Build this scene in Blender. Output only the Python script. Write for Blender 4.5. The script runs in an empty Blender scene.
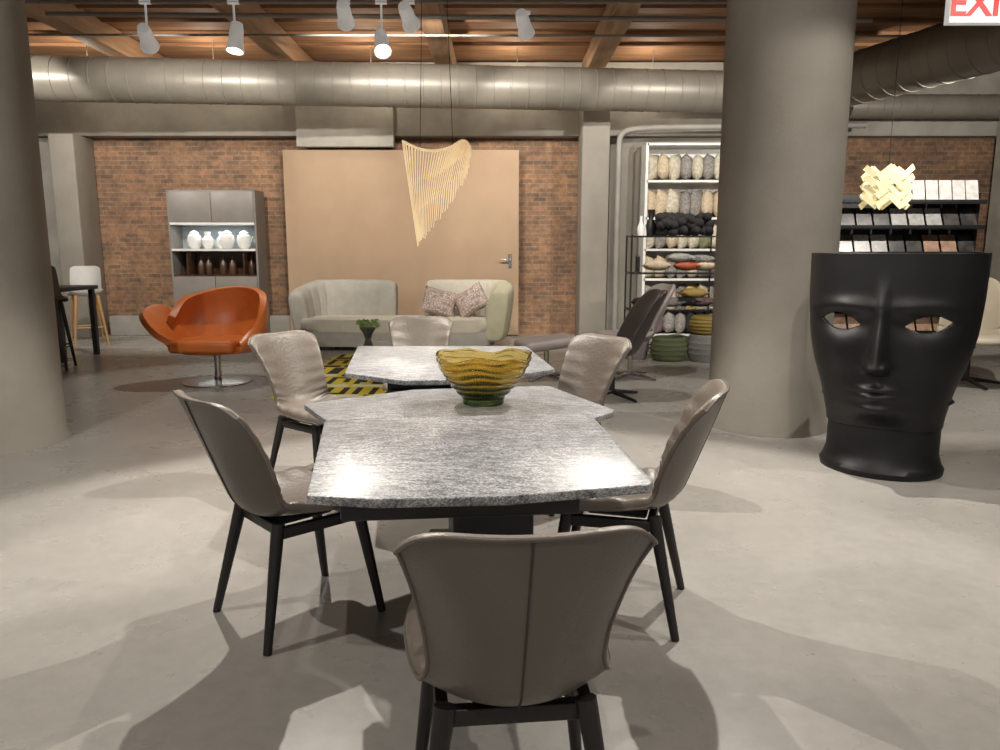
import bpy, bmesh, math, random
from mathutils import Vector, Matrix, Euler
random.seed(3)
R=math.radians
scene=bpy.context.scene
col=scene.collection

# ------------------------------------------------------------------ materials
def newmat(name):
    m=bpy.data.materials.new(name); m.use_nodes=True
    nt=m.node_tree; b=nt.nodes['Principled BSDF']
    return m,nt,b
def coords(nt,scale=(1,1,1),kind='Object'):
    tc=nt.nodes.new('ShaderNodeTexCoord'); mp=nt.nodes.new('ShaderNodeMapping')
    mp.inputs['Scale'].default_value=scale
    nt.links.new(tc.outputs[kind],mp.inputs['Vector']); return mp.outputs['Vector']
def noise(nt,vec,scale,detail=4,rough=.55):
    n=nt.nodes.new('ShaderNodeTexNoise'); n.inputs['Scale'].default_value=scale
    n.inputs['Detail'].default_value=detail; n.inputs['Roughness'].default_value=rough
    nt.links.new(vec,n.inputs['Vector']); return n.outputs['Fac']
def ramp(nt,fac,stops):
    r=nt.nodes.new('ShaderNodeValToRGB'); e=r.color_ramp.elements
    while len(e)<len(stops): e.new(.5)
    for i,(p,c) in enumerate(stops):
        e[i].position=p; e[i].color=(c[0],c[1],c[2],1)
    nt.links.new(fac,r.inputs['Fac']); return r.outputs['Color']
def mixc(nt,fac,a,b,mode='MIX'):
    n=nt.nodes.new('ShaderNodeMix'); n.data_type='RGBA'; n.blend_type=mode
    if isinstance(fac,(int,float)): n.inputs[0].default_value=fac
    else: nt.links.new(fac,n.inputs[0])
    for i,x in ((6,a),(7,b)):
        if isinstance(x,tuple): n.inputs[i].default_value=(x[0],x[1],x[2],1)
        else: nt.links.new(x,n.inputs[i])
    return n.outputs[2]
def bump(nt,b,h,strength,dist=.01):
    n=nt.nodes.new('ShaderNodeBump'); n.inputs['Strength'].default_value=strength
    n.inputs['Distance'].default_value=dist
    nt.links.new(h,n.inputs['Height']); nt.links.new(n.outputs['Normal'],b.inputs['Normal'])
def M(name,c,c2=None,scale=6,rough=.5,metal=0,bmp=0,bsc=60,em=0,stretch=(1,1,1),trans=0,spec=None,sheen=0):
    m,nt,b=newmat(name)
    if c2 is None: c2=tuple(x*.86 for x in c)
    v=coords(nt,stretch)
    col_=ramp(nt,noise(nt,v,scale),[(.35,c),(.65,c2)])
    nt.links.new(col_,b.inputs['Base Color'])
    b.inputs['Roughness'].default_value=rough; b.inputs['Metallic'].default_value=metal
    if spec is not None: b.inputs['Specular IOR Level'].default_value=spec
    if trans: b.inputs['Transmission Weight'].default_value=trans
    if bmp: bump(nt,b,noise(nt,v,bsc,3),bmp)
    if em:
        nt.links.new(col_,b.inputs['Emission Color']); b.inputs['Emission Strength'].default_value=em
    return m

m_floor,nt,b=newmat('polished_concrete')
v=coords(nt)
a=ramp(nt,noise(nt,v,.7,7,.6),[(.3,(.265,.253,.233)),(.7,(.36,.345,.322))])
s=ramp(nt,noise(nt,v,14,5,.7),[(.35,(.90,.90,.90)),(.6,(1,1,1))])
nt.links.new(mixc(nt,1.0,a,s,'MULTIPLY'),b.inputs['Base Color'])
rr=nt.nodes.new('ShaderNodeMapRange'); rr.inputs['To Min'].default_value=.20; rr.inputs['To Max'].default_value=.38
nt.links.new(noise(nt,v,3,4),rr.inputs['Value']); nt.links.new(rr.outputs[0],b.inputs['Roughness'])
bump(nt,b,noise(nt,v,20,3),.03)

m_brick,nt,b=newmat('old_brick')
g=nt.nodes.new('ShaderNodeNewGeometry'); sp=nt.nodes.new('ShaderNodeSeparateXYZ'); cb=nt.nodes.new('ShaderNodeCombineXYZ')
nt.links.new(g.outputs['Position'],sp.inputs[0]); nt.links.new(sp.outputs[0],cb.inputs[0]); nt.links.new(sp.outputs[2],cb.inputs[1])
bt=nt.nodes.new('ShaderNodeTexBrick'); bt.inputs['Scale'].default_value=1
bt.inputs['Brick Width'].default_value=.215; bt.inputs['Row Height'].default_value=.072; bt.inputs['Mortar Size'].default_value=.008
bt.inputs['Color1'].default_value=(.36,.195,.115,1); bt.inputs['Color2'].default_value=(.19,.12,.088,1); bt.inputs['Mortar'].default_value=(.30,.235,.175,1)
bt.inputs['Bias'].default_value=-.1
nt.links.new(cb.outputs[0],bt.inputs['Vector'])
nv=ramp(nt,noise(nt,cb.outputs[0],2.2,5),[(.3,(.62,.64,.66)),(.7,(1.15,1.1,1.0))])
nv2=ramp(nt,noise(nt,cb.outputs[0],11,4,.7),[(.35,(.70,.70,.70)),(.62,(1.12,1.1,1.06))])
nt.links.new(mixc(nt,1.0,mixc(nt,1.0,bt.outputs['Color'],nv,'MULTIPLY'),nv2,'MULTIPLY'),b.inputs['Base Color'])
b.inputs['Roughness'].default_value=.9
bump(nt,b,bt.outputs['Fac'],-.5,.01)

m_conc=M('painted_concrete_taupe',(.285,.262,.225),(.245,.225,.193),2.2,.7,bmp=.25,bsc=25)
m_concL=M('bare_concrete_grey',(.40,.385,.34),(.28,.268,.235),1.8,.85,bmp=.3,bsc=20)
m_duct=M('painted_duct',(.215,.196,.163),(.18,.165,.138),3,.42,metal=.15,bmp=.03)
m_deck=M('timber_deck',(.38,.20,.095),(.23,.115,.055),3,.7,stretch=(.4,5,1),bmp=.2,bsc=10)
m_beam=M('timber_beam',(.42,.25,.135),(.28,.155,.08),2,.7,stretch=(6,.6,6),bmp=.2,bsc=10)
m_board=M('kraft_panel',(.43,.30,.20),(.39,.275,.18),2,.8)
m_white=M('white_paint',(.78,.77,.74),None,4,.4)
m_head=M('lamp_housing_white_glow',(.88,.87,.85),None,4,.4,em=.22)  # faint emission added so the unlit heads and stems look white
m_gmetal=M('grey_pipe_paint',(.30,.285,.26),None,4,.5)
m_black=M('black_lacquer',(.008,.008,.009),(.012,.012,.012),10,.42)
m_blackw=M('black_stained_wood',(.009,.008,.008),(.015,.013,.012),20,.45,stretch=(8,8,1))
m_maskb=M('black_polyethylene',(.006,.006,.007),(.007,.007,.008),30,.44,bmp=.05,bsc=180,spec=.35)
m_leather=M('taupe_leather',(.155,.129,.105),(.130,.108,.089),5,.42,bmp=.25,bsc=55)
m_leather2=M('taupe_leather_back',(.122,.104,.086),(.110,.094,.078),5,.38,bmp=.12,bsc=120)
m_seam=M('seam_thread',(.045,.038,.032),None,5,.6)
m_orange=M('orange_leather',(.62,.17,.035),(.54,.14,.025),5,.38,bmp=.15,bsc=70)
m_chrome=M('brushed_steel',(.55,.55,.55),None,20,.22,metal=1)
m_dkleather=M('dark_brown_leather',(.03,.025,.023),(.045,.038,.034),4,.4,bmp=.15)
m_pink=M('mauve_grey_leather',(.30,.265,.26),(.25,.22,.215),4,.5,bmp=.1)
m_sofaA=M('sofa_grey_fabric',(.37,.355,.31),(.33,.315,.275),8,.9,bmp=.2,bsc=200)
m_sofaB=M('sofa_cream_fabric',(.50,.47,.395),(.45,.42,.35),8,.9,bmp=.2,bsc=200)
m_sofaG=M('sofa_olive_fabric',(.44,.42,.30),(.40,.38,.27),8,.9,bmp=.2,bsc=200)
m_oak=M('oak_wood',(.50,.30,.14),(.40,.23,.10),4,.5,stretch=(8,8,1))
m_veneer=M('wood_veneer_strip',(.95,.78,.50),(.90,.68,.40),6,.6,em=.38)
m_leaf=M('lamp_veneer_cream',(.85,.76,.48),(.75,.65,.36),9,.6,em=.3)
m_cab=M('cabinet_taupe_lacquer',(.24,.217,.197),None,4,.4)
m_cabd=M('cabinet_dark_glass',(.045,.025,.018),(.09,.045,.025),5,.25)
m_ceram=M('white_ceramic',(.82,.82,.80),None,4,.25)
m_yel=M('rug_yellow',(.62,.50,.04),(.55,.43,.03),30,.95,bmp=.3,bsc=200)
m_rblk=M('rug_black',(.012,.012,.012),(.02,.02,.02),30,.95,bmp=.3,bsc=200)
m_rwht=M('rug_white',(.65,.63,.56),None,30,.95)
m_glass=M('smoked_glass',(.25,.27,.26),None,4,.05,trans=.8)
m_green=M('leaf_green',(.14,.25,.05),(.25,.36,.10),15,.6)
m_red=M('exit_red',(.75,.02,.02),None,4,.5,em=.4)
m_sign=M('sign_white',(.85,.85,.83),None,4,.5,em=.35)
m_lampface=M('lamp_lens',(1,.93,.8),(1,.93,.8),4,.5,em=12)
m_stone_l=M('sample_light',(.62,.60,.57),(.45,.44,.43),12,.35)
m_stone_g=M('sample_grey',(.22,.22,.22),(.36,.34,.32),16,.35)
m_stone_b=M('sample_tan',(.36,.24,.17),(.22,.13,.08),10,.4)
m_stone_k=M('sample_black',(.02,.02,.022),(.07,.06,.055),10,.3)
# granite
m_gran,nt,b=newmat('granite_top')
tc=nt.nodes.new('ShaderNodeTexCoord'); wn=nt.nodes.new('ShaderNodeTexNoise'); wn.inputs['Scale'].default_value=1.6; wn.inputs['Detail'].default_value=1.5
nt.links.new(tc.outputs['Object'],wn.inputs['Vector'])
va=nt.nodes.new('ShaderNodeVectorMath'); va.operation='MULTIPLY_ADD'; va.inputs[1].default_value=(.22,.22,.0)
nt.links.new(wn.outputs['Color'],va.inputs[0]); nt.links.new(tc.outputs['Object'],va.inputs[2])
def stretchv(sc):
    mp=nt.nodes.new('ShaderNodeMapping'); mp.inputs['Scale'].default_value=sc; mp.inputs['Rotation'].default_value=(0,0,.2)
    nt.links.new(va.outputs[0],mp.inputs['Vector']); return mp.outputs['Vector']
n1=ramp(nt,noise(nt,stretchv((.7,1,1)),200,5,.75),[(.40,(.12,.123,.13)),(.50,(.34,.345,.355)),(.60,(.66,.66,.66))])
n2=ramp(nt,noise(nt,stretchv((1,.7,1)),2.6,5,.65),[(.38,(.50,.51,.53)),(.62,(1.0,1.0,1.0))])
n3=ramp(nt,noise(nt,stretchv((.4,1.3,.4)),44,6,.75),[(.41,(.45,.455,.47)),(.56,(1,1,1))])
c=mixc(nt,1.0,mixc(nt,.8,n1,n2,'MULTIPLY'),n3,'MULTIPLY')
nt.links.new(c,b.inputs['Base Color']); b.inputs['Roughness'].default_value=.40; b.inputs['Specular IOR Level'].default_value=.4
# amber glass
m_amber,nt,b=newmat('amber_green_glass')
tc=nt.nodes.new('ShaderNodeTexCoord'); sp=nt.nodes.new('ShaderNodeSeparateXYZ'); nt.links.new(tc.outputs['Object'],sp.inputs[0])
mr=nt.nodes.new('ShaderNodeMapRange'); mr.inputs['From Max'].default_value=.2; nt.links.new(sp.outputs[2],mr.inputs['Value'])
nt.links.new(ramp(nt,mr.outputs[0],[(0,(.03,.08,.04)),(.25,(.20,.25,.08)),(.5,(.66,.50,.12)),(1,(.86,.68,.24))]),b.inputs['Base Color'])
b.inputs['Roughness'].default_value=.04; b.inputs['Transmission Weight'].default_value=.97; b.inputs['IOR'].default_value=1.35
def patmat(name,c1,c2,c3,sc):
    m,nt,b=newmat(name)
    vo=nt.nodes.new('ShaderNodeTexVoronoi'); vo.inputs['Scale'].default_value=sc; vo.distance='CHEBYCHEV'; vo.inputs['Randomness'].default_value=.35
    nt.links.new(coords(nt,(1,1,1.4)),vo.inputs['Vector'])
    nt.links.new(ramp(nt,vo.outputs['Distance'],[(.25,c1),(.42,c2),(.6,c3)]),b.inputs['Base Color']); b.inputs['Roughness'].default_value=.9; return m
m_check=patmat('patterned_fabric',(.46,.39,.34),(.20,.13,.12),(.55,.50,.44),19)
def wovenmat(name,c1,c2,sc=30):
    m,nt,b=newmat(name); w=nt.nodes.new('ShaderNodeTexWave'); w.inputs['Scale'].default_value=sc; w.inputs['Distortion'].default_value=3
    w.bands_direction='Z'
    nt.links.new(coords(nt),w.inputs['Vector'])
    nt.links.new(ramp(nt,w.outputs['Fac'],[(.3,c1),(.7,c2)]),b.inputs['Base Color']); b.inputs['Roughness'].default_value=.9
    bump(nt,b,w.outputs['Fac'],.6); return m
pil_m=[M('cushion_cream',(.62,.57,.45),(.40,.36,.28),25,.9),M('cushion_grey',(.33,.31,.28),(.16,.15,.14),30,.9),
       M('cushion_tan',(.45,.35,.24),(.58,.49,.36),25,.9),M('cushion_charcoal',(.06,.06,.06),(.30,.29,.27),35,.9),
       M('cushion_rust',(.50,.13,.05),(.36,.09,.05),10,.9),M('cushion_green',(.13,.15,.08),(.25,.26,.14),20,.9),
       M('cushion_mustard',(.50,.34,.09),(.40,.28,.10),10,.9),M('cushion_plum',(.10,.06,.08),(.22,.14,.15),20,.9),m_rblk]

# ------------------------------------------------------------------ mesh tools
def link(o,parent=None):
    col.objects.link(o)
    if parent: o.parent=parent
    return o
def empty(name,loc=(0,0,0),rz=0):
    e=bpy.data.objects.new(name,None); e.location=loc; e.rotation_euler=(0,0,rz); e.empty_display_size=.1
    return link(e)
def finish_mesh(me,ang=38):
    me.shade_smooth(); me.set_sharp_from_angle(angle=R(ang))
class MB:
    def __init__(s,*mats): s.bm=bmesh.new(); s.mats=mats
    def _fin(s,verts,mi,mat,bev=0,seg=3):
        bmesh.ops.transform(s.bm,matrix=mat,verts=verts)
        fs={f for vv_ in verts for f in vv_.link_faces}
        for f in fs: f.material_index=mi
        if bev:
            es={e for vv_ in verts for e in vv_.link_edges}
            bmesh.ops.bevel(s.bm,geom=list(es),offset=bev,segments=seg,profile=.5,affect='EDGES')
    def box(s,c,size,mi=0,rot=(0,0,0),bev=0,seg=3):
        vs=bmesh.ops.create_cube(s.bm,size=1)['verts']
        s._fin(vs,mi,Matrix.Translation(c)@Euler(rot).to_matrix().to_4x4()@Matrix.Diagonal((*size,1)),bev,seg); return s
    def cyl(s,p1,p2,r1,r2=None,mi=0,seg=16):
        p1=Vector(p1);p2=Vector(p2); d=p2-p1; r2=r1 if r2 is None else r2
        vs=bmesh.ops.create_cone(s.bm,cap_ends=True,segments=seg,radius1=r1,radius2=r2,depth=d.length)['verts']
        s._fin(vs,mi,Matrix.Translation((p1+p2)/2)@d.to_track_quat('Z','Y').to_matrix().to_4x4()); return s
    def ell(s,c,r,mi=0,rot=(0,0,0),seg=20):
        vs=bmesh.ops.create_uvsphere(s.bm,u_segments=seg,v_segments=seg//2,radius=1)['verts']
        s._fin(vs,mi,Matrix.Translation(c)@Euler(rot).to_matrix().to_4x4()@Matrix.Diagonal((*r,1))); return s
    def grid(s,f,nu,nv,mi=0,closeu=False):
        rows=[[s.bm.verts.new(f(i/(nu if closeu else nu-1),j/(nv-1))) for i in range(nu)] for j in range(nv)]
        for j in range(nv-1):
            for i in range(nu if closeu else nu-1):
                k=(i+1)%nu
                try: s.bm.faces.new((rows[j][i],rows[j][k],rows[j+1][k],rows[j+1][i])).material_index=mi
                except ValueError: pass
        return rows
    def lathe(s,prof,c=(0,0,0),mi=0,seg=28,mat=None,wob=None):
        mat=mat or Matrix.Translation(c)
        rows=[]
        for r,z in prof:
            row=[]
            for i in range(seg):
                a=2*math.pi*i/seg; q=Vector((r*math.cos(a),r*math.sin(a),z))
                if wob: q=wob(q,a)
                row.append(s.bm.verts.new(mat@q))
            rows.append(row)
        for j in range(len(rows)-1):
            for i in range(seg):
                k=(i+1)%seg
                s.bm.faces.new((rows[j][i],rows[j][k],rows[j+1][k],rows[j+1][i])).material_index=mi
        for row,rev in ((rows[0],True),(rows[-1],False)):
            s.bm.faces.new(row[::-1] if rev else row).material_index=mi
        return s
    def pillow(s,c,size,mi=0,rot=(0,0,0),n=11):
        mat=Matrix.Translation(c)@Euler(rot).to_matrix().to_4x4(); w,h,t=size
        for sg in (1,-1):
            def f(a,b_):
                x=a*2-1;y=b_*2-1
                k=max(0,(1-x*x)*(1-y*y))**.45
                pinch=1-.07*(1-abs(x*y))*(abs(x)**4+abs(y)**4)/2*1.5
                return mat@Vector((x*w/2*pinch,sg*t/2*k,y*h/2*pinch))
            s.grid(f,n,n,mi)
        return s
    def prism(s,pts,z0,z1,mi=0,bev=0,seg=3):
        lo=[s.bm.verts.new((p[0],p[1],z0)) for p in pts]; hi=[s.bm.verts.new((p[0],p[1],z1)) for p in pts]
        n=len(pts); fs=[s.bm.faces.new(lo[::-1]),s.bm.faces.new(hi)]
        for i in range(n):
            j=(i+1)%n; fs.append(s.bm.faces.new((lo[i],lo[j],hi[j],hi[i])))
        for f in fs: f.material_index=mi
        if bev:
            es={e for f in fs[:2] for e in f.edges}
            bmesh.ops.bevel(s.bm,geom=list(es),offset=bev,segments=seg,profile=.5,affect='EDGES')
        return s
    def mesh(s,name,ang=38,merge=True):
        if merge: bmesh.ops.remove_doubles(s.bm,verts=s.bm.verts,dist=.0004)
        bmesh.ops.recalc_face_normals(s.bm,faces=s.bm.faces)
        me=bpy.data.meshes.new(name); s.bm.to_mesh(me); s.bm.free()
        for m in s.mats: me.materials.append(m)
        finish_mesh(me,ang); return me
    def done(s,name,parent=None,loc=(0,0,0),rz=0,ang=38,merge=True):
        o=bpy.data.objects.new(name,s.mesh(name,ang,merge)); o.location=loc; o.rotation_euler=(0,0,rz)
        return link(o,parent)
def place(name,me,parent,loc=(0,0,0)):
    o=bpy.data.objects.new(name,me); o.location=loc; return link(o,parent)
def tube(name,pts,r,mat,parent=None,bez=False,cyc=False):
    cu=bpy.data.curves.new(name,'CURVE'); cu.dimensions='3D'; cu.bevel_depth=r; cu.bevel_resolution=3; cu.use_fill_caps=True
    s=cu.splines.new('NURBS' if bez else 'POLY'); s.points.add(len(pts)-1)
    for i,p in enumerate(pts): s.points[i].co=(*p,1)
    if bez: s.order_u=3; s.use_endpoint_u=True
    s.use_cyclic_u=cyc
    cu.materials.append(mat); return link(bpy.data.objects.new(name,cu),parent)
def interp(keys,t):
    n=len(keys)-1; x=min(max(t,0),1)*n; i=min(int(x),n-1); f=x-i
    p=[keys[max(0,i-1)],keys[i],keys[i+1],keys[min(n,i+2)]]
    return [0.5*(2*b_+(c_-a_)*f+(2*a_-5*b_+4*c_-d_)*f*f+(3*b_-a_-3*c_+d_)*f**3) for a_,b_,c_,d_ in zip(*p)]
def lin(tab,z):
    if z<=tab[0][0]: return tab[0][1:]
    for a_,b_ in zip(tab,tab[1:]):
        if z<=b_[0]:
            f=(z-a_[0])/(b_[0]-a_[0])
            return [p+(q-p)*f for p,q in zip(a_[1:],b_[1:])]
    return tab[-1][1:]
def lins(tab,z): # smoothed
    q=[lin(tab,z+d) for d in (-.05,-.025,0,.025,.05)]
    return [sum(x)/5 for x in zip(*q)]
def head(d): return math.atan2(-d[0],d[1])

def shell_mesh(name,keys,mats,nu=31,nv=61,pleat=0,npl=16,endr=.04,ends=.86):
    """upholstered shell: keys=(y,z,halfwidth,curl,thickness) from front lip to back top"""
    bm=bmesh.new(); out=[];inn=[]
    for j in range(nv):
        t=j/(nv-1); y,z,w,cu,th=interp(keys,t)
        a_=interp(keys,max(0,t-.01)); b_=interp(keys,min(1,t+.01))
        ty,tz=b_[0]-a_[0],b_[1]-a_[1]; L=math.hypot(ty,tz) or 1; ty/=L;tz/=L; ny,nz=tz,-ty
        ro=[];ri=[]
        for i in range(nu):
            u=math.sin((2*i/(nu-1)-1)*math.pi/2*.92)/math.sin(math.pi/2*.92); au=abs(u)
            k=cu*au**2.2
            e=0
            if t>ends: e=-endr*((t-ends)/(1-ends))**1.6*au**6
            if t<.1: e=endr*((.1-t)/.1)**2*au**3
            px=u*w; py=y+ny*k+ty*e; pz=z+nz*k+tz*e
            edge=max(0,1-au**8)**.5*max(0,1-abs(2*t-1)**18)**.5
            d=.012+th*edge+pleat*(max(0,au-.25)**1.0)*edge*math.sin(t*npl*2*math.pi+1.3*math.sin(t*9))
            ro.append(bm.verts.new((px,py,pz))); ri.append(bm.verts.new((px*(1-.0*d),py+ny*d,pz+nz*d)))
        out.append(ro);inn.append(ri)
    for j in range(nv-1):
        for i in range(nu-1):
            bm.faces.new((out[j][i],out[j+1][i],out[j+1][i+1],out[j][i+1])).material_index=1
            bm.faces.new((inn[j][i],inn[j][i+1],inn[j+1][i+1],inn[j+1][i])).material_index=0
    for j in range(nv-1):
        for i in (0,nu-1): bm.faces.new((out[j][i],inn[j][i],inn[j+1][i],out[j+1][i])).material_index=0
    for i in range(nu-1):
        for j in (0,nv-1): bm.faces.new((out[j][i],out[j][i+1],inn[j][i+1],inn[j][i])).material_index=0
    bmesh.ops.recalc_face_normals(bm,faces=bm.faces)
    edge_pts=[tuple(r[0].co) for r in out]; mid=[tuple(r[nu//2].co) for r in out]; other=[tuple(r[-1].co) for r in out]; topr=[tuple(q.co) for q in out[-1]]
    me=bpy.data.meshes.new(name); bm.to_mesh(me); bm.free()
    for m in mats: me.materials.append(m)
    finish_mesh(me,60); return me,edge_pts,mid,other,topr

# ------------------------------------------------------------------ room
YB=12.3
MB(m_floor).box((0,4.5,-.05),(20,20,.1)).done('floor')
MB(m_deck).box((0,4.8,4.34),(20,16,.1)).done('ceiling')
bm_=MB(m_beam)
for x in (-7.4,-5.2,-3.0,-.8,1.4,3.6,5.8,8.0): bm_.box((x,4.8,4.13),(.26,15.0,.28),bev=.01)
bm_.done('ceiling_beams')
bb=MB(m_deck)
for k in range(26): bb.box((0,-2.6+k*.55,4.265),(17.6,.05,.04))
bb.done('ceiling_joists')
MB(m_brick).box((0,YB+.15,2.1),(20,.3,4.4),0).done('wall_back')
MB(m_concL).box((0,YB-.14,3.42),(17.6,.27,.54)).box((0,YB-.09,3.98),(17.6,.17,.56)).done('trim_1')
MB(m_concL).box((-2.4,YB-.34,3.48),(1.50,.13,1.02)).done('trim_2')
MB(m_concL).box((-7.9,YB-.07,1.57),(2.0,.13,3.14)).done('trim_3')
MB(m_conc).box((-6.70,YB-.3,1.57),(.38,.58,3.14),bev=.02).done('trim_4')
MB(m_conc).box((1.45,YB-.42,1.85),(.42,.6,3.7),bev=.02).done('trim_5')
MB(m_conc).box((2.9,YB-.07,1.57),(2.3,.13,3.14)).done('trim_6')
MB(m_concL).box((8.0,YB-1.3,1.9),(.5,2,3.8)).done('trim_7')
MB(m_concL).box((-8.95,4.8,2.1),(.1,15,4.4)).done('wall_left')
MB(m_concL).box((8.95,4.8,2.1),(.1,15,4.4)).done('wall_right')
MB(m_concL).box((-4.6,YB-.1,.16),(3.6,.18,.32),bev=.01).done('baseboard_back')

def column(loc,r):
    s=MB(m_conc)
    prof=[(r*1.03,0),(r*1.03,.02),(r,.06),(r,3.2),(r*1.0,3.5),(r*1.2,3.88),(r*1.2,3.96)]
    s.lathe(prof,seg=64); return s.done('concrete_column',loc=(*loc,0))
column((-3.68,5.22),.47); column((2.13,5.80),.447)

# big sliding panel
e=empty('sliding_panel_door',(-1.56,YB-.22,0))
MB(m_board).box((0,0,1.48),(3.72,.06,2.92),bev=.006).done('panel',e)
MB(m_chrome).box((1.72,-.045,1.22),(.05,.02,.22)).cyl((1.72,-.05,1.24),(1.72,-.11,1.24),.012).cyl((1.72,-.11,1.24),(1.56,-.11,1.24),.011).done('handle',e)

# ducts
def duct(p1,p2,r,name='air_duct',step=.24):
    p1=Vector(p1);p2=Vector(p2);L=(p2-p1).length; prof=[]; z=0
    while z<L:
        prof+= [(r,z),(r,z+step-.026),(r+.006,z+step-.022),(r+.006,z+step-.004)]; z+=step
    mat=Matrix.Translation(p1)@(p2-p1).to_track_quat('Z','Y').to_matrix().to_4x4()
    return MB(m_duct).lathe(prof,seg=64,mat=mat).done(name,ang=22)
duct((-8.7,10.05,3.62),(3.9,11.2,3.62),.285)
duct((4.25,11.4,3.60),(6.6,4.6,3.60),.33)
duct((5.2,11.55,3.50),(8.4,11.55,3.50),.17)
# pipes
tube('wall_pipe',[(1.80,YB-.7,0),(1.80,YB-.7,2.9),(1.81,YB-.7,3.12),(2.05,YB-.7,3.2),(3.6,YB-.7,3.22),(5.5,YB-.7,3.24)],.045,m_gmetal,bez=True)
tube('ceiling_conduit',[(-7,8.25,3.93),(3.2,8.25,3.93)],.018,m_gmetal)
tube('ceiling_conduit',[(-5,8.7,3.95),(4.2,8.9,3.94)],.025,m_gmetal)
tube('ceiling_conduit',[(-8,9.3,3.9),(8,9.4,3.9)],.014,m_gmetal)
tube('wall_pipe',[(7.35,10.4,0),(7.35,10.4,2.2),(7.3,10.2,2.7),(7.0,9.4,3.1),(7.0,7,3.2)],.045,m_gmetal,bez=True)

# ------------------------------------------------------------------ lights
PW=1.1
def track_spot(loc,target,power,ang=70,blend=.4,color=(1,.935,.845),top=3.93,rad=.022,sc=1.0):
    loc=Vector(loc); target=Vector(target)
    e=empty('track_spotlight',loc)
    q=(target-loc).to_track_quat('-Z','Y')
    h=MB(m_head,m_lampface)
    h.lathe([(r_*sc,z_*sc) for r_,z_ in [(.02,.17),(.045,.16),(.055,.10),(.058,0),(.072,-.05),(.074,-.07),(.066,-.07),(.055,-.02),(.01,-.018)]],seg=24)
    o=h.done('head',e); o.rotation_mode='QUATERNION'; o.rotation_quaternion=q
    MB(m_head).cyl((0,0,.05),(0,0,max(.1,top-loc.z)),.012,seg=10).box((0,0,max(.1,top-loc.z)),(.12,.035,.035)).done('stem',e)
    l=bpy.data.lights.new('lamp','SPOT'); l.energy=power*PW; l.spot_size=R(ang); l.spot_blend=blend; l.color=color; l.shadow_soft_size=rad
    lo=bpy.data.objects.new('lamp',l); link(lo,e); lo.rotation_mode='QUATERNION'; lo.rotation_quaternion=q
    lo.location=q@Vector((0,0,-.10*sc))
    f=MB(m_lampface).cyl((0,0,-.022*sc),(0,0,-.03*sc),.045*sc,seg=20).done('lens',e); f.rotation_mode='QUATERNION'; f.rotation_quaternion=q
    return e
# visible heads
track_spot((-3.70,8.25,3.55),(-4.6,12,2.0),290,95,sc=1.3)
track_spot((-2.78,8.25,3.53),(-3.0,7.6,.4),150,60,sc=1.3)
track_spot((-1.62,8.25,3.78),(-1.9,12,2.2),230,95,sc=1.3)
track_spot((-1.24,8.25,3.50),(-.9,7.0,1.9),140,50,sc=1.3)
track_spot((-.95,8.25,3.76),(-.3,12,2.2),230,95,sc=1.3)
track_spot((.27,8.6,3.78),(1.2,11.9,1.9),220,85,sc=1.3)
# others over the showroom
for l,t,p,a_ in [((1.5,4.9,3.7),(-.2,2.3,.2),500,100),((-1.5,4.9,3.7),(.3,2.3,.2),500,100),((-2.6,2.0,3.7),(-.2,2.0,.4),200,80),
    ((2.3,1.6,3.7),(.1,2.0,.4),190,80),((-.2,-.9,3.7),(0,2.0,.4),160,75),((4.0,2.6,3.7),(2.5,4.6,.6),260,80),
    ((-3.2,1.6,3.7),(-3.4,4.6,1.0),280,85),((1.4,2.2,3.7),(2.2,5.6,1.6),110,70),((4.3,6.2,3.2),(3.6,7.5,.4),230,90),((.8,6.6,3.7),(1.2,8.2,.4),200,80),
    ((2.95,8.6,3.6),(2.7,11.5,2.2),260,85),((5.6,8.0,3.1),(5.7,11,2.2),300,95),((-6.4,8.3,3.6),(-7.0,12,1.8),300,95)]:
    track_spot(l,t,p,a_,blend=.2)
for y in (4.9,1.8,-.9): tube('lighting_track',[(-4,y,3.95),(4.5,y,3.95)],.02,m_white)
# unseen point lights and housings added behind the long duct to brighten the deck
for x,y in ((-5.8,10.9),(-4.1,11.05),(-1.9,11.2),(.2,11.4),(2.2,11.5)):
    e=empty('added_deck_uplight',(x,y,3.78))
    l=bpy.data.lights.new('deck_fill','POINT'); l.energy=18; l.color=(1,.88,.72); l.shadow_soft_size=.06
    lo=link(bpy.data.objects.new('lamp',l),e); lo.location=(0,0,.09)
    MB(m_gmetal).lathe([(.03,.0),(.05,.01),(.05,.025),(.02,.03)],seg=20).cyl((.05,0,.02),(.05,0,.50),.006).done('housing',e)
wd=bpy.data.worlds.new('World'); scene.world=wd; wd.use_nodes=True
wd.node_tree.nodes['Background'].inputs[0].default_value=(1,.97,.93,1); wd.node_tree.nodes['Background'].inputs[1].default_value=.32

# ------------------------------------------------------------------ dining table
T=empty('dining_table',(0,0,0))
near=[(-.475,1.745),(-.30,1.715),(.02,1.74),(.385,1.83),(.40,1.86),(.335,2.67),(.32,2.69),(-.60,2.58),(-.62,2.55)]
mid=[(-.815,3.02),(-.80,3.05),(-.40,3.36),(.20,3.46),(.24,3.44),(.46,2.92),(.45,2.88),(.1,2.45),(-.48,2.40)]
far=[(-.77,3.62),(-.90,4.64),(-.88,4.67),(.14,4.68),(.17,4.66),(.28,3.75),(.26,3.72),(-.1,3.42),(-.45,3.40)]
def slab(pts,z0,z1,name,bv):
    cx=sum(p[0] for p in pts)/len(pts); cy=sum(p[1] for p in pts)/len(pts)
    MB(m_gran).prism([(p[0]-cx,p[1]-cy) for p in pts],z0,z1,bev=bv,seg=2).done(name,T,loc=(cx,cy,0))
slab(near,.754,.778,'top_leaf_1',.004); slab(mid,.716,.740,'top_center',.004); slab(far,.751,.775,'top_leaf_2',.004)
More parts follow.
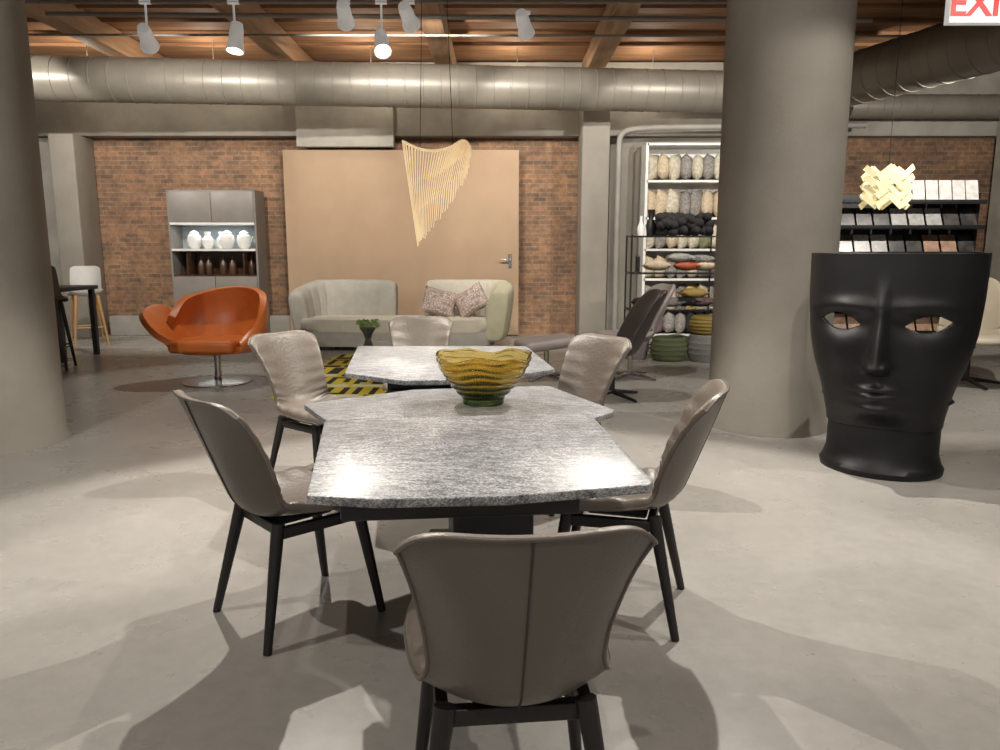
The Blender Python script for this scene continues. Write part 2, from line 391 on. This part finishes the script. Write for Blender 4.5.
s=MB(m_black)
s.box((-.13,2.15,.715),(.62,.66,.05),rot=(0,0,.1),bev=.008).box((-.18,3.0,.690),(.6,1.3,.05),rot=(0,0,.1),bev=.008).box((-.30,4.0,.70),(.6,.9,.09),rot=(0,0,.12),bev=.008)
s.box((-.05,2.2,.742),(.5,.3,.022)).box((-.33,4.0,.745),(.5,.5,.012))
s.box((-.05,2.85,.36),(.30,.55,.66),rot=(0,0,.1),bev=.02).box((-.08,3.0,.02),(.44,.9,.04),rot=(0,0,.1),bev=.01)
s.done('pedestal',T)

# bowl
def wob(q,a):
    f=q.z/.2
    w_=1+.028*f*math.sin(5*a+.6)+.014*f*math.sin(9*a)
    return Vector((q.x*w_,q.y*w_,q.z+ f*f*(.009*math.sin(3*a)+.005*math.sin(7*a+1))+.004*f*math.sin(4*a+q.z*60)))
prof=[(.0001,0),(.085,0),(.088,.012)]
for k in range(1,42):
    t=k/41; prof.append((.080+.118*math.sin(t*1.45)/math.sin(1.45)+.0032*math.sin(t*44),.014+.19*t))
for k in range(41,-1,-1):
    t=k/41; prof.append((.072+.118*math.sin(t*1.45)/math.sin(1.45)+.0028*math.sin(t*44),.026+.179*t))
prof.append((.0001,.026))
MB(m_amber).lathe(prof,seg=96,wob=wob).done('glass_bowl',loc=(-.07,3.05,.741),ang=70)

# ------------------------------------------------------------------ dining chairs
keys=[(.262,.425,.21,.0,.03),(.25,.448,.228,.008,.04),(.16,.44,.238,.02,.045),(.04,.43,.232,.035,.045),(-.08,.425,.214,.05,.04),(-.165,.437,.195,.065,.035),
      (-.225,.49,.185,.085,.03),(-.262,.575,.190,.095,.028),(-.298,.67,.205,.092,.026),(-.338,.78,.223,.074,.024),(-.375,.885,.236,.05,.02)]
ch_me,e1,md,e2,tp=shell_mesh('upholstery',keys,(m_leather,m_leather2),nu=39,nv=71,pleat=.006,npl=13,endr=.062,ends=.84)
lg=MB(m_blackw)
for sx in (-1,1):
    lg.cyl((sx*.165,.17,.43),(sx*.215,.235,0),.024,.015,seg=12)
    lg.cyl((sx*.15,-.14,.43),(sx*.215,-.235,0),.024,.015,seg=12)
    lg.box((sx*.160,.015,.395),(.028,.34,.04),rot=(0,0,sx*-.03),bev=.004)
lg.box((0,.165,.395),(.33,.028,.04),bev=.004).box((0,-.13,.40),(.30,.028,.04),bev=.004).box((0,.0,.41),(.18,.22,.03),bev=.01)
lg_me=lg.mesh('legs')
def off(pts,dx): return [(p[0]+dx,p[1]-.0015,p[2]-.0005) for p in pts]
def dchair(c,d):
    e=empty('dining_chair',(*c,0),head(d))
    place('upholstery',ch_me,e); place('legs',lg_me,e)
    tube('seam',off(md[28:],0),.0025,m_seam,e)
    tube('piping',e1+tp[1:-1]+e2[::-1],.005,m_leather2,e)
dchair((.02,1.57),(-.10,1)); dchair((-.775,2.67),(.73,.68)); dchair((-1.05,4.2),(.8,-.6))
dchair((-.57,5.15),(.05,-1)); dchair((.33,4.02),(-.8,-.6)); dchair((.46,2.72),(-.96,.28))

# ------------------------------------------------------------------ mask chair
E=empty('mask_armchair',(2.45,4.62,0),head((-.57,-.82)))
wt=[(.30,.33,.27),(.35,.335,.31),(.40,.345,.37),(.5,.365,.40),(.6,.395,.41),(.7,.43,.42),(.87,.465,.43),(1.08,.482,.43),(1.36,.488,.42)]
def G(x,s_): return math.exp(-(x/s_)**2)
def face(ph,z,offs=0):
    w_,d=lins(wt,z); w_-=offs; d-=offs
    x=w_*math.sin(ph); y=d*(abs(math.cos(ph))**.85)*(1 if math.cos(ph)>0 else -1)
    dy=0
    if math.cos(ph)>0:
        if z>.70: nh=.03+.10*max(0,min(1,(1.04-z)/.34)); sg=.032+.026*max(0,min(1,(1.0-z)/.3))
        else: nh=.13*max(0,1-(.70-z)/.055)**.8 if z>.645 else 0; sg=.06
        if z>1.04: nh=.03*G(z-1.04,.12)
        dy+=nh*G(x,sg)
        dy+=.035*(G(x-.048,.024)+G(x+.048,.024))*G(z-.70,.03)
        ax=abs(x)
        dy+=.026*G(ax-.20,.17)*G(z-(1.05-.25*(ax-.2)**2),.045)
        dy-=.045*G(ax-.215,.13)*G(z-.955,.065)
        dy+=.02*G(ax-.26,.12)*G(z-.78,.10)
        dy+=.024*G(x,.095)*G(z-(.566-.1*ax*.4),.020)
        dy+=.028*G(x,.080)*G(z-.515,.024)
        dy-=.010*G(x,.11)*G(z-.541,.007)
        dy+=.02*G(x,.14)*G(z-.54,.09)
        dy-=.008*G(x,.09)*G(z-.475,.02)
        dy+=.045*G(x,.12)*G(z-.43,.05)
        dy-=.006*G(x,.015)*G(z-.61,.03)
    return Vector((x,y+dy,z))
s=MB(m_maskb); NP,NZ=240,220
PH=R(100)
rows=[]
for j in range(NZ):
    z=.30+1.06*j/(NZ-1); rows.append([s.bm.verts.new(face(-PH+2*PH*i/(NP-1),z)) for i in range(NP)])
for j in range(NZ-1):
    for i in range(NP-1):
        q=(rows[j][i],rows[j][i+1],rows[j+1][i+1],rows[j+1][i]); c_=sum((p.co for p in q),Vector())/4
        if c_.y>0:
            xx=(abs(c_.x)-.235)/.118; zz=c_.z-.955-.012*xx
            if abs(xx)<1 and -.046*(1-xx*xx)<zz<.050*(1-xx*xx): continue
        s.bm.faces.new(q)
loose=[v_ for v_ in s.bm.verts if not v_.link_faces]
bmesh.ops.delete(s.bm,geom=loose,context='VERTS')
o=s.done('face_shell',E,ang=80,merge=False)
md_=o.modifiers.new('thick','SOLIDIFY'); md_.thickness=.022; md_.offset=-1
s=MB(m_maskb)
pz=[(0,.355,.33),(.035,.36,.335),(.06,.345,.31),(.12,.325,.28),(.3,.325,.27),(.40,.34,.31),(.47,.36,.35),(.475,.2,.2)]
rows=[[s.bm.verts.new((w_*math.cos(2*math.pi*i/64),d*math.sin(2*math.pi*i/64),z)) for i in range(64)] for z,w_,d in pz]
for a_,b_ in zip(rows,rows[1:]):
    for i in range(64): k=(i+1)%64; s.bm.faces.new((a_[i],a_[k],b_[k],b_[i]))
s.bm.faces.new(rows[0][::-1]); s.bm.faces.new(rows[-1]); s.done('pedestal',E,ang=50)
MB(m_maskb).ell((0,-.02,.46),(.38,.34,.05)).done('seat',E)

# ------------------------------------------------------------------ orange lounge chair
O=empty('orange_swivel_armchair',(-2.99,7.75,0),0)
def wrapshell(rim,low,name,bul=.08,th=.07):
    def f(u,v_):
        a_=Vector(interp(low,u)); b_=Vector(interp(rim,u)); p=a_.lerp(b_,v_)
        dvec=Vector((a_.x,a_.y,0))
        if dvec.length>0: p+=dvec.normalized()*bul*math.sin(math.pi*v_)
        return p
    s=MB(m_orange); s.grid(f,60,18); o=s.done(name,O,ang=80)
    mo=o.modifiers.new('t','SOLIDIFY'); mo.thickness=th; mo.offset=0
    mo=o.modifiers.new('b','BEVEL'); mo.width=.03; mo.segments=4; mo.limit_method='ANGLE'; mo.angle_limit=R(50)
wrapshell([(-.42,-.06,.70),(-.38,.14,.86),(-.24,.32,.93),(.0,.42,.98),(.24,.40,.98),(.42,.27,.92),(.48,.06,.78),(.45,-.14,.59),(.36,-.34,.45)],
          [(-.33,-.02,.36),(-.30,.12,.34),(-.20,.22,.34),(-.04,.28,.34),(.14,.27,.34),(.27,.18,.34),(.34,.04,.34),(.34,-.16,.36),(.30,-.34,.38)],'back_shell')
wrapshell([(-.26,-.40,.44),(-.43,-.42,.54),(-.58,-.34,.66),(-.67,-.20,.75),(-.64,-.04,.80),(-.56,.08,.79),(-.50,.18,.70)],
          [(-.24,-.38,.38),(-.30,-.34,.37),(-.33,-.26,.37),(-.34,-.16,.36),(-.35,-.06,.36),(-.36,.06,.36),(-.38,.16,.36)],'arm_wing',-.03,.06)
MB(m_orange).prism([(.37*math.cos(a_)*1.0,.34*math.sin(a_)-.06) for a_ in [2*math.pi*i/32 for i in range(32)]],.33,.475,bev=.05,seg=5).box((-.01,-.32,.42),(.66,.22,.13),bev=.05,seg=5).done('seat_cushion',O,ang=60)
MB(m_chrome).cyl((0,0,.03),(0,0,.34),.035).lathe([(.36,0),(.36,.012),(.30,.022),(.05,.035),(.035,.06)],seg=48).cyl((0,0,.30),(0,0,.345),.05,.16).done('base',O)

# ------------------------------------------------------------------ lounge recliners
kr=[(.33,.40,.24,.0,.05),(.28,.44,.27,.01,.06),(.1,.41,.28,.05,.06),(-.1,.39,.28,.10,.06),(-.22,.44,.27,.14,.055),(-.30,.58,.26,.15,.05),(-.38,.76,.26,.13,.05),(-.46,.92,.22,.09,.045),(-.50,1.0,.15,.05,.04)]
def star(s,mi,r=.33):
    s.cyl((0,0,.05),(0,0,.37),.028,mi=mi)
    for k in range(4):
        a_=k*math.pi/2+.5; s.cyl((0,0,.06),(r*math.cos(a_),r*math.sin(a_),.015),.025,.013,mi=mi,seg=10)
def recliner(name,c,d,mats,bm_mat,sc=1):
    e=empty(name,(*c,0),head(d)); me=shell_mesh('shell',kr,mats)[0]; o=place('shell',me,e)
    s=MB(bm_mat); star(s,0); s.cyl((0,0,.36),(0,0,.40),.06,.14); s.done('base',e); e.scale=(sc,sc,sc)
recliner('lounge_armchair',(1.06,6.9),(-1,-.10),(m_dkleather,m_dkleather),m_black)
recliner('lounge_armchair',(1.42,8.0),(-1,-.35),(m_pink,m_pink),m_chrome)
recliner('lounge_armchair',(4.85,7.6),(-.5,-.9),(M('beige_leather',(.50,.44,.34),None,4,.5),m_sofaB),m_black,1.08)
e=empty('footstool',(.50,7.9,0),.3)
MB(m_pink).box((0,0,.40),(.62,.46,.11),bev=.05,seg=5,rot=(0,R(-6),0)).done('cushion',e,ang=60)
s=MB(m_chrome); star(s,0,.27); s.done('base',e)

# ------------------------------------------------------------------ sofa
S=empty('curved_sofa',(0,0,0))
def smoothpath(k,n=22): return [tuple(interp(k,i/(n-1))) for i in range(n)]
bp1=smoothpath([(-2.86,10.50),(-2.82,10.85),(-2.62,11.12),(-2.2,11.18),(-1.55,11.16)])
bp2=smoothpath([(-1.12,11.16),(-.5,11.18),(-.12,11.12),(.02,10.85),(.0,10.45),(-.06,10.2)])
def swept_back(path,th,z0,hf,mi_m,name,lean=.0):
    """rounded upholstered back swept along plan path; hf(t)=top height"""
    bm=MB(mi_m); n=len(path); rows=[]
    for i,p in enumerate(path):
        t=i/(n-1); a_=Vector(path[max(0,i-1)]); b_=Vector(path[min(n-1,i+1)]); d=(b_-a_).normalized(); nr=Vector((-d.y,d.x)); H=hf(t)
        endk=max(.0,1-abs(2*t-1)**14)**.5; row=[]
        cz=(z0+H)/2; hh=(H-z0)/2*(.72+.28*endk)
        rib=1-.12*abs(math.cos(t*math.pi*8))**12
        for k in range(28):
            a2=2*math.pi*k/28; cx,cy=math.cos(a2),math.sin(a2)
            sx=math.copysign(abs(cx)**.55,cx)*th/2*rib*(.6+.4*endk); sz=math.copysign(abs(cy)**.45,cy)*hh
            q=Vector(p)+nr*(sx+ (sz/hh)*lean)
            row.append(bm.bm.verts.new((q.x,q.y,cz+sz)))
        rows.append(row)
    for a_,b_ in zip(rows,rows[1:]):
        for k in range(28): k2=(k+1)%28; bm.bm.faces.new((a_[k],a_[k2],b_[k2],b_[k]))
    bm.bm.faces.new(rows[0][::-1]); bm.bm.faces.new(rows[-1])
    return bm.done(name,S,ang=70)
fine=lambda p,n=140:[tuple(interp(p,i/(n-1))) for i in range(n)]
swept_back(fine(bp1),.26,.12,lambda t:.78+.17*min(1,t*2.2),m_sofaA,'back_1',.05)
swept_back(fine(bp2[:13]),.26,.12,lambda t:.95,m_sofaB,'back_2',.05)
swept_back(fine(bp2[10:]),.30,.12,lambda t:.95-.12*t,m_sofaG,'arm',.05)
seat=smoothpath([(-2.75,11.1),(-2.86,10.8),(-2.80,10.42),(-2.45,10.22),(-1.6,10.18),(-.8,10.16),(-.3,10.18),(-.1,10.4),(-.1,11.1)],40)
MB(m_sofaA).prism(seat,.06,.26,bev=.03).done('base',S,ang=60)
MB(m_sofaB).prism(seat,.25,.43,bev=.07,seg=5).done('seat',S,ang=60)
MB(m_black).box((-2.3,10.45,.03),(.08,.08,.06)).box((-.5,10.45,.03),(.08,.08,.06)).box((-2.3,11,.03),(.08,.08,.06)).box((-.5,11,.03),(.08,.08,.06)).done('feet',S)
o=MB(m_check).pillow((0,0,0),(.50,.40,.18)).done('throw_pillow',loc=(-.88,10.78,.635),ang=80); o.rotation_euler=(R(-22),R(14),0)
o=MB(m_check).pillow((0,0,0),(.50,.40,.18)).done('throw_pillow',loc=(-.42,10.70,.66),ang=80); o.rotation_euler=(R(-20),R(-32),R(-15))

# rug & coffee table
s=MB(m_yel,m_rblk,m_rwht)
s.box((-1.0,8.30,.008),(2.3,3.0,.014),0)
random.seed(12)
for y0,hh,hi_ in ((6.84,.10,0),(6.98,.34,1),(7.38,.10,0),(7.54,.40,1),(8.00,.12,0),(8.18,.42,1),(8.66,.12,0),(8.85,.42,1),(9.34,.12,0),(9.5,.25,1)):
    x=-2.10
    while x<.0:
        if hi_:
            w_=random.choice((.09,.22,.12)); mi=1
            s.box((x+.03,y0+hh/2,.0165),(.06,hh,.003),mi)
            if w_>.1: s.box((x+w_/2,y0+(.03 if random.random()<.5 else hh-.04),.0168),(w_,.06,.003),mi).box((x+w_-.03,y0+hh*.5,.0165),(.06,hh*random.choice((.5,1)),.003),mi)
            x+=w_+.07
        else:
            w_=random.choice((.3,.5,.2)); s.box((x+w_/2,y0+hh/2,.0165),(w_,hh,.003),random.choice((1,1,2))); x+=w_+.05
s.done('area_rug')
C=empty('coffee_table',(-1.12,7.85,0))
MB(m_glass,m_black).lathe([(.0001,.36),(.42,.36),(.425,.37),(.42,.38),(.0001,.38)],seg=48,mi=0).done('top',C)
MB(m_black).cyl((0,0,.02),(0,0,.36),.04).lathe([(.26,.018),(.26,.03),(.04,.05)],seg=32).done('base',C)
V=empty('glass_vase_with_greenery',(-1.38,7.7,.382))
MB(m_glass).lathe([(.0001,0),(.06,0),(.045,.03),(.03,.08),(.05,.14),(.09,.20),(.085,.20),(.045,.145),(.02,.08),(.0001,.06)],seg=28).done('vase',V)
s=MB(m_green); random.seed(2)
for k in range(60):
    a_=random.random()*6.28; r_=random.random()*.11
    s.ell((r_*math.cos(a_),r_*math.sin(a_),.21+random.random()*.07),(.03,.012,.008),rot=(random.random(),random.random(),a_),seg=8)
s.done('leaves',V)

# ------------------------------------------------------------------ display cabinet
K=empty('display_cabinet',(-4.45,11.90,0))
MB(m_cab).box((-.665,0,1.15),(.03,.46,2.3)).box((.665,0,1.15),(.03,.46,2.3)).box((0,0,2.285),(1.33,.46,.03)).box((0,0,.03),(1.3,.44,.06)).box((0,.215,1.15),(1.32,.02,2.28)).done('carcass',K)
s=MB(m_cab)
for i in range(2): s.box((-.328+i*.656,-.235,2.04),(.648,.02,.46),bev=.003)
for i in range(2): s.box((-.328+i*.656,-.235,.53),(.648,.02,.90),bev=.003)
s.done('doors',K)
MB(m_white).box((0,-.02,1.79),(1.30,.44,.035)).box((0,-.02,1.39),(1.30,.44,.035)).done('shelves',K)
MB(m_cabd).box((0,.19,1.2),(1.30,.02,.40)).box((-.44,.0,1.17),(.02,.38,.36)).box((.44,0,1.17),(.02,.38,.36)).box((0,-.02,.99),(1.30,.42,.03)).done('lower_niche',K)
MB(M('niche_back_cool',(.42,.46,.47),None,5,.5)).box((0,.195,1.59),(1.3,.015,.38)).done('upper_back',K)
for z,p in ((1.76,2.8),(1.36,.5)):
    l=bpy.data.lights.new('led','AREA'); l.energy=p; l.size=1.1; l.size_y=.03; l.shape='RECTANGLE'; l.color=(.92,.97,1)
    lo=link(bpy.data.objects.new('led_strip',l),K); lo.location=(0,-.12,z)
s=MB(m_ceram)
jar=[(.0001,0),(.06,0),(.10,.05),(.115,.13),(.10,.20),(.07,.22),(.075,.24),(.05,.26),(.015,.28),(.0001,.285)]
vas=[(.0001,0),(.05,0),(.085,.06),(.09,.14),(.04,.20),(.05,.26),(.045,.26),(.03,.2),(.0001,.19)]
s.lathe(jar,(-.36,-.05,1.41)).lathe(vas,(-.14,-.08,1.41)).lathe(vas,(.06,-.02,1.41)).lathe(jar,(.18,-.12,1.41)).lathe(jar,(.42,-.05,1.41)).cyl((.52,-.05,1.5),(.56,-.05,1.6),.012)
s.done('ceramic_jars',K)
s=MB(m_stone_b,m_cabd)
for x in (-.3,-.18,.05,.2,.5): s.lathe([(.0001,0),(.05,0),(.055,.16),(.02,.22),(.02,.28),(.0001,.28)],(x,0,1.01),mi=1)
s.done('bottles',K)

# ------------------------------------------------------------------ left far furniture
DT=empty('bar_table',(-6.12,9.5,0))
MB(m_blackw).box((0,0,.90),(1.5,.9,.05),bev=.006).box((.69,-.38,.44),(.06,.06,.88)).box((.69,.38,.44),(.06,.06,.88)).box((-.69,-.38,.44),(.06,.06,.88)).box((-.69,.38,.44),(.06,.06,.88)).done('frame',DT)
def stool(c,d,mw,ml,h=.68):
    e=empty('counter_stool',(*c,0),head(d))
    kk=[(.2,h-.02,.2,.0,.02),(.19,h,.21,.01,.025),(.0,h-.01,.22,.04,.025),(-.14,h,.21,.08,.025),(-.2,h+.08,.20,.09,.02),(-.22,h+.25,.20,.07,.02),(-.24,h+.42,.19,.05,.015)]
    place('seat',shell_mesh('seat',kk,(mw,mw))[0],e)
    s=MB(ml)
    for sx in (-1,1):
        for sy in (-1,1): s.cyl((sx*.14,sy*.13,h),(sx*.22,sy*.22,0),.024,.016,seg=10)
        s.cyl((sx*.19,-.19,.25),(sx*.19,.19,.25),.01,seg=8); s.cyl((-.19,sx*.19,.27),(.19,sx*.19,.27),.01,seg=8)
    s.done('legs',e)
stool((-6.08,10.9),(-.6,.8),m_white,m_oak,.74)
stool((-5.30,8.62),(-.3,.95),M('stool_brown',(.10,.065,.05),None,5,.5),m_blackw,.80)

# ------------------------------------------------------------------ shelving with pillows
W=empty('white_shelving_unit',(3.0,11.9,0))
s=MB(m_white)
for x in (-.75,.75): s.box((x,0,1.5),(.04,.42,3.0))
for z in (.05,.48,.93,1.39,1.87,2.43,2.98): s.box((0,0,z),(1.5,.42,.035))
s.box((0,.2,1.5),(1.5,.015,3.0)); s.done('frame',W)
s=MB(*pil_m); random.seed(5)
for z,hh,ms in ((2.45,.40,(0,1,3,1,0,2)),(1.89,.42,(0,2,2,0,2,0,1)),(1.41,.36,(3,1,0,5,2,0)),(.95,.34,(0,1,3,7,2,1,2)),(.5,.34,(5,2,6,1,3,0,8)),(.07,.34,(1,8,7,5,2,2,1))):
    for i in range(8):
        s.pillow((-.62+i*.175,-.02,z+hh/2),(.40,hh,.20),random.choice(ms),rot=(0,random.uniform(-.16,.16),R(60)+random.uniform(-.25,.2)),n=9)
s.done('pillow_stack',W,ang=80)
BK=empty('black_wire_shelf',(2.28,9.95,0))
s=MB(m_black)
for x in (-.57,.57):
    for y in (-.2,.2): s.box((x,y,.79),(.02,.02,1.58))
for z in (.1,.6,1.08,1.56):
    s.box((0,-.2,z),(1.15,.015,.015)).box((0,.2,z),(1.15,.015,.015)).box((-.57,0,z),(.015,.4,.015)).box((.57,0,z),(.015,.4,.015))
    for k in range(14): s.box((-.53+k*.082,0,z),(.005,.4,.005))
s.done('frame',BK)
s=MB(m_glass)
for z in (.61,1.09): s.box((0,0,z+.006),(1.12,.38,.006))
s.done('glass_shelves',BK)
s=MB(*pil_m); random.seed(11)
for k in range(90):
    s.ell((random.uniform(-.18,.48),random.uniform(-.12,.12),1.60+random.uniform(0,.22)),(.07,.07,.06),8,rot=(random.random()*3,0,random.random()*3),seg=10)
for i,(x,z,mi) in enumerate([(.2,1.12,4),(.42,1.12,2),(.1,1.22,1),(.38,1.2,3),(-.2,1.12,2),(.2,.65,8),(.4,.65,7),(.0,.64,1),(.3,.76,6),(-.35,.64,8),(.1,.14,5),(.42,.14,1)]):
    s.pillow((x,-.02,z+.06),(.36,.30,.13),mi,rot=(R(88),0,random.uniform(-.2,.2)))
s.done('cushions',BK,ang=80)
s=MB(m_ceram,m_black,pil_m[6])
s.lathe([(.0001,0),(.04,0),(.05,.1),(.015,.2),(.02,.26),(.0001,.26)],(-.42,0,1.57),mi=0).lathe([(.0001,0),(.05,0),(.07,.14),(.03,.22),(.05,.34),(.0001,.34)],(-.28,.05,1.57),mi=1).lathe([(.0001,0),(.03,0),(.03,.2),(.0001,.2)],(-.45,0,1.1),mi=1)
s.lathe([(.0001,0),(.06,0),(.09,.08),(.03,.18),(.0001,.18)],(-.3,0,.62),mi=0).done('vases',BK)
def basket(c,r,h,m):
    pr=[(.0001,0)]+[(r*(.85+.2*math.sin(math.pi*t))+.012*(k%2),h*t) for k,t in enumerate([i/10 for i in range(11)])]+[(r*.78,h),(r*.75,h*.3),(.0001,h*.25)]
    MB(m).lathe(pr,seg=32).done('woven_basket',loc=c)
wm=[wovenmat('weave_yellow',(.45,.32,.06),(.16,.12,.05)),wovenmat('weave_green',(.16,.18,.08),(.05,.07,.04)),wovenmat('weave_grey',(.40,.40,.38),(.07,.07,.07)),wovenmat('weave_plum',(.16,.12,.18),(.30,.28,.20))]
basket((2.62,9.3,0),.24,.34,wm[2]); basket((2.15,9.35,0),.22,.30,wm[1]); basket((2.62,9.3,.345),.22,.22,wm[0]); basket((1.75,9.5,0),.16,.45,wm[3])

# sample rack right
Q=empty('material_sample_rack',(5.33,9.9,0))
s=MB(m_black); 
for x in (-.92,.92): s.box((x,.15,1.06),(.04,.3,2.12))
zs=(.30,.66,1.0,1.34,1.68,2.0)
for i,z in enumerate(zs): s.box((0,-.02,z),(1.84,.30,.02),rot=(R(8),0,0)).box((0,-.17,z+.005),(1.84,.012,.035))
s.box((0,.30,1.06),(1.84,.02,2.1)).done('frame',Q)
s=MB(m_stone_l,m_stone_g,m_stone_b,m_stone_k); random.seed(4)
for z,ch in zip(zs[:5],((2,2,2),(2,2,2),(2,1,0,3),(2,1,3,1,2,2),(3,1,3,3))):
    for i in range(8): s.box((-.80+i*.228,.0,z+.13),(.20,.018,.24),random.choice(ch),rot=(R(-24),0,0))
for i in range(6): s.box((-.05+i*.175,.02,2.155),(.16,.018,.26),random.choice((0,0,0,1)),rot=(R(-14),0,0))
s.done('sample_tiles',Q)

# ------------------------------------------------------------------ pendants
P=empty('wood_strip_pendant_lamp',(-.58,7.0,2.3))
top=[(-.31,.06),(-.17,-.005),(-.02,-.025),(.12,-.0),(.24,.065),(.30,.02),(.315,-.06)]
bot=[(-.19,-.87),(-.165,-.845),(-.11,-.78),(-.01,-.66),(.12,-.49),(.25,-.29),(.30,-.16)]
s=MB(m_veneer)
random.seed(6)
for lay in (-1,1):
    for k in range(34):
        t=(k+(.5 if lay>0 else 0))/34; a_=interp(top,t); b_=interp(bot,t); d=.07*math.sin(math.pi*t)+.015
        j_=random.uniform(-.02,.03)
        A=Vector((a_[0],lay*d,a_[1])); B=Vector((b_[0],lay*d*.4,b_[1]+j_)); dirn=(B-A); perp=Vector((-dirn.z,0,dirn.x))*.10*(1-t*.3)
        pts=[A.lerp(B,q)+perp*math.sin(math.pi*q)*(-1)*(t) for q in (0,.33,.66,1)]
        for q1,q2 in zip(pts,pts[1:]):
            s.box((q1+q2)/2,(.0065,.005,(q2-q1).length*1.03),rot=(0,math.atan2(q1.x-q2.x,q1.z-q2.z),0))
s.done('veneer_strips',P)
tube('rib',[(interp(top,i/20)[0],0,interp(top,i/20)[1]) for i in range(21)],.012,m_veneer,P)
tube('wire',[(-.15,0,0),(-.10,.0,1.65)],.003,m_black,P); tube('wire',[(.15,0,.02),(.10,0,1.65)],.003,m_black,P)
P2=empty('leaf_pendant_lamp',(3.56,7.0,1.95))
s=MB(m_leaf)
for r_ in range(4):
    for c_ in range(4):
        sg=1 if c_%2==0 else -1
        x=-.165+c_*.11; s.box((x,-.09+.03*abs(c_-1.5)+.012*(r_%2),-.13+r_*.085+(.01 if c_%2 else 0)),(.16,.006,.055),rot=(0,R(40)*sg,R(12)*(c_-1.5)))
        s.box((x,.09-.03*abs(c_-1.5),-.13+r_*.085),(.16,.006,.055),rot=(0,-R(40)*sg,-R(12)*(c_-1.5)))
s.done('veneer_leaves',P2); tube('wire',[(0,0,.2),(0,0,2.0)],.003,m_black,P2)

# exit sign
X=empty('exit_sign',(3.05,5.0,2.90))
MB(m_sign,m_gmetal).box((0,0,0),(.44,.06,.22),0,bev=.005).cyl((0,0,.11),(0,0,1.05),.012,mi=1).done('housing',X)
tc_=bpy.data.curves.new('letters','FONT'); tc_.body='EXIT'; tc_.size=.22; tc_.extrude=.002; tc_.align_x='CENTER'; tc_.align_y='CENTER'; tc_.offset=.004
tc_.materials.append(m_red); lo=link(bpy.data.objects.new('letters',tc_),X); lo.location=(0,-.034,0); lo.rotation_euler=(R(90),0,0)

# ------------------------------------------------------------------ camera
cam=bpy.data.cameras.new('camera'); cam.lens=26.64; cam.sensor_width=36
co=bpy.data.objects.new('camera',cam); co.location=(0,0,1.37); co.rotation_euler=(R(90-9.5),0,0); col.objects.link(co); scene.camera=co
scene.view_settings.view_transform='Standard'
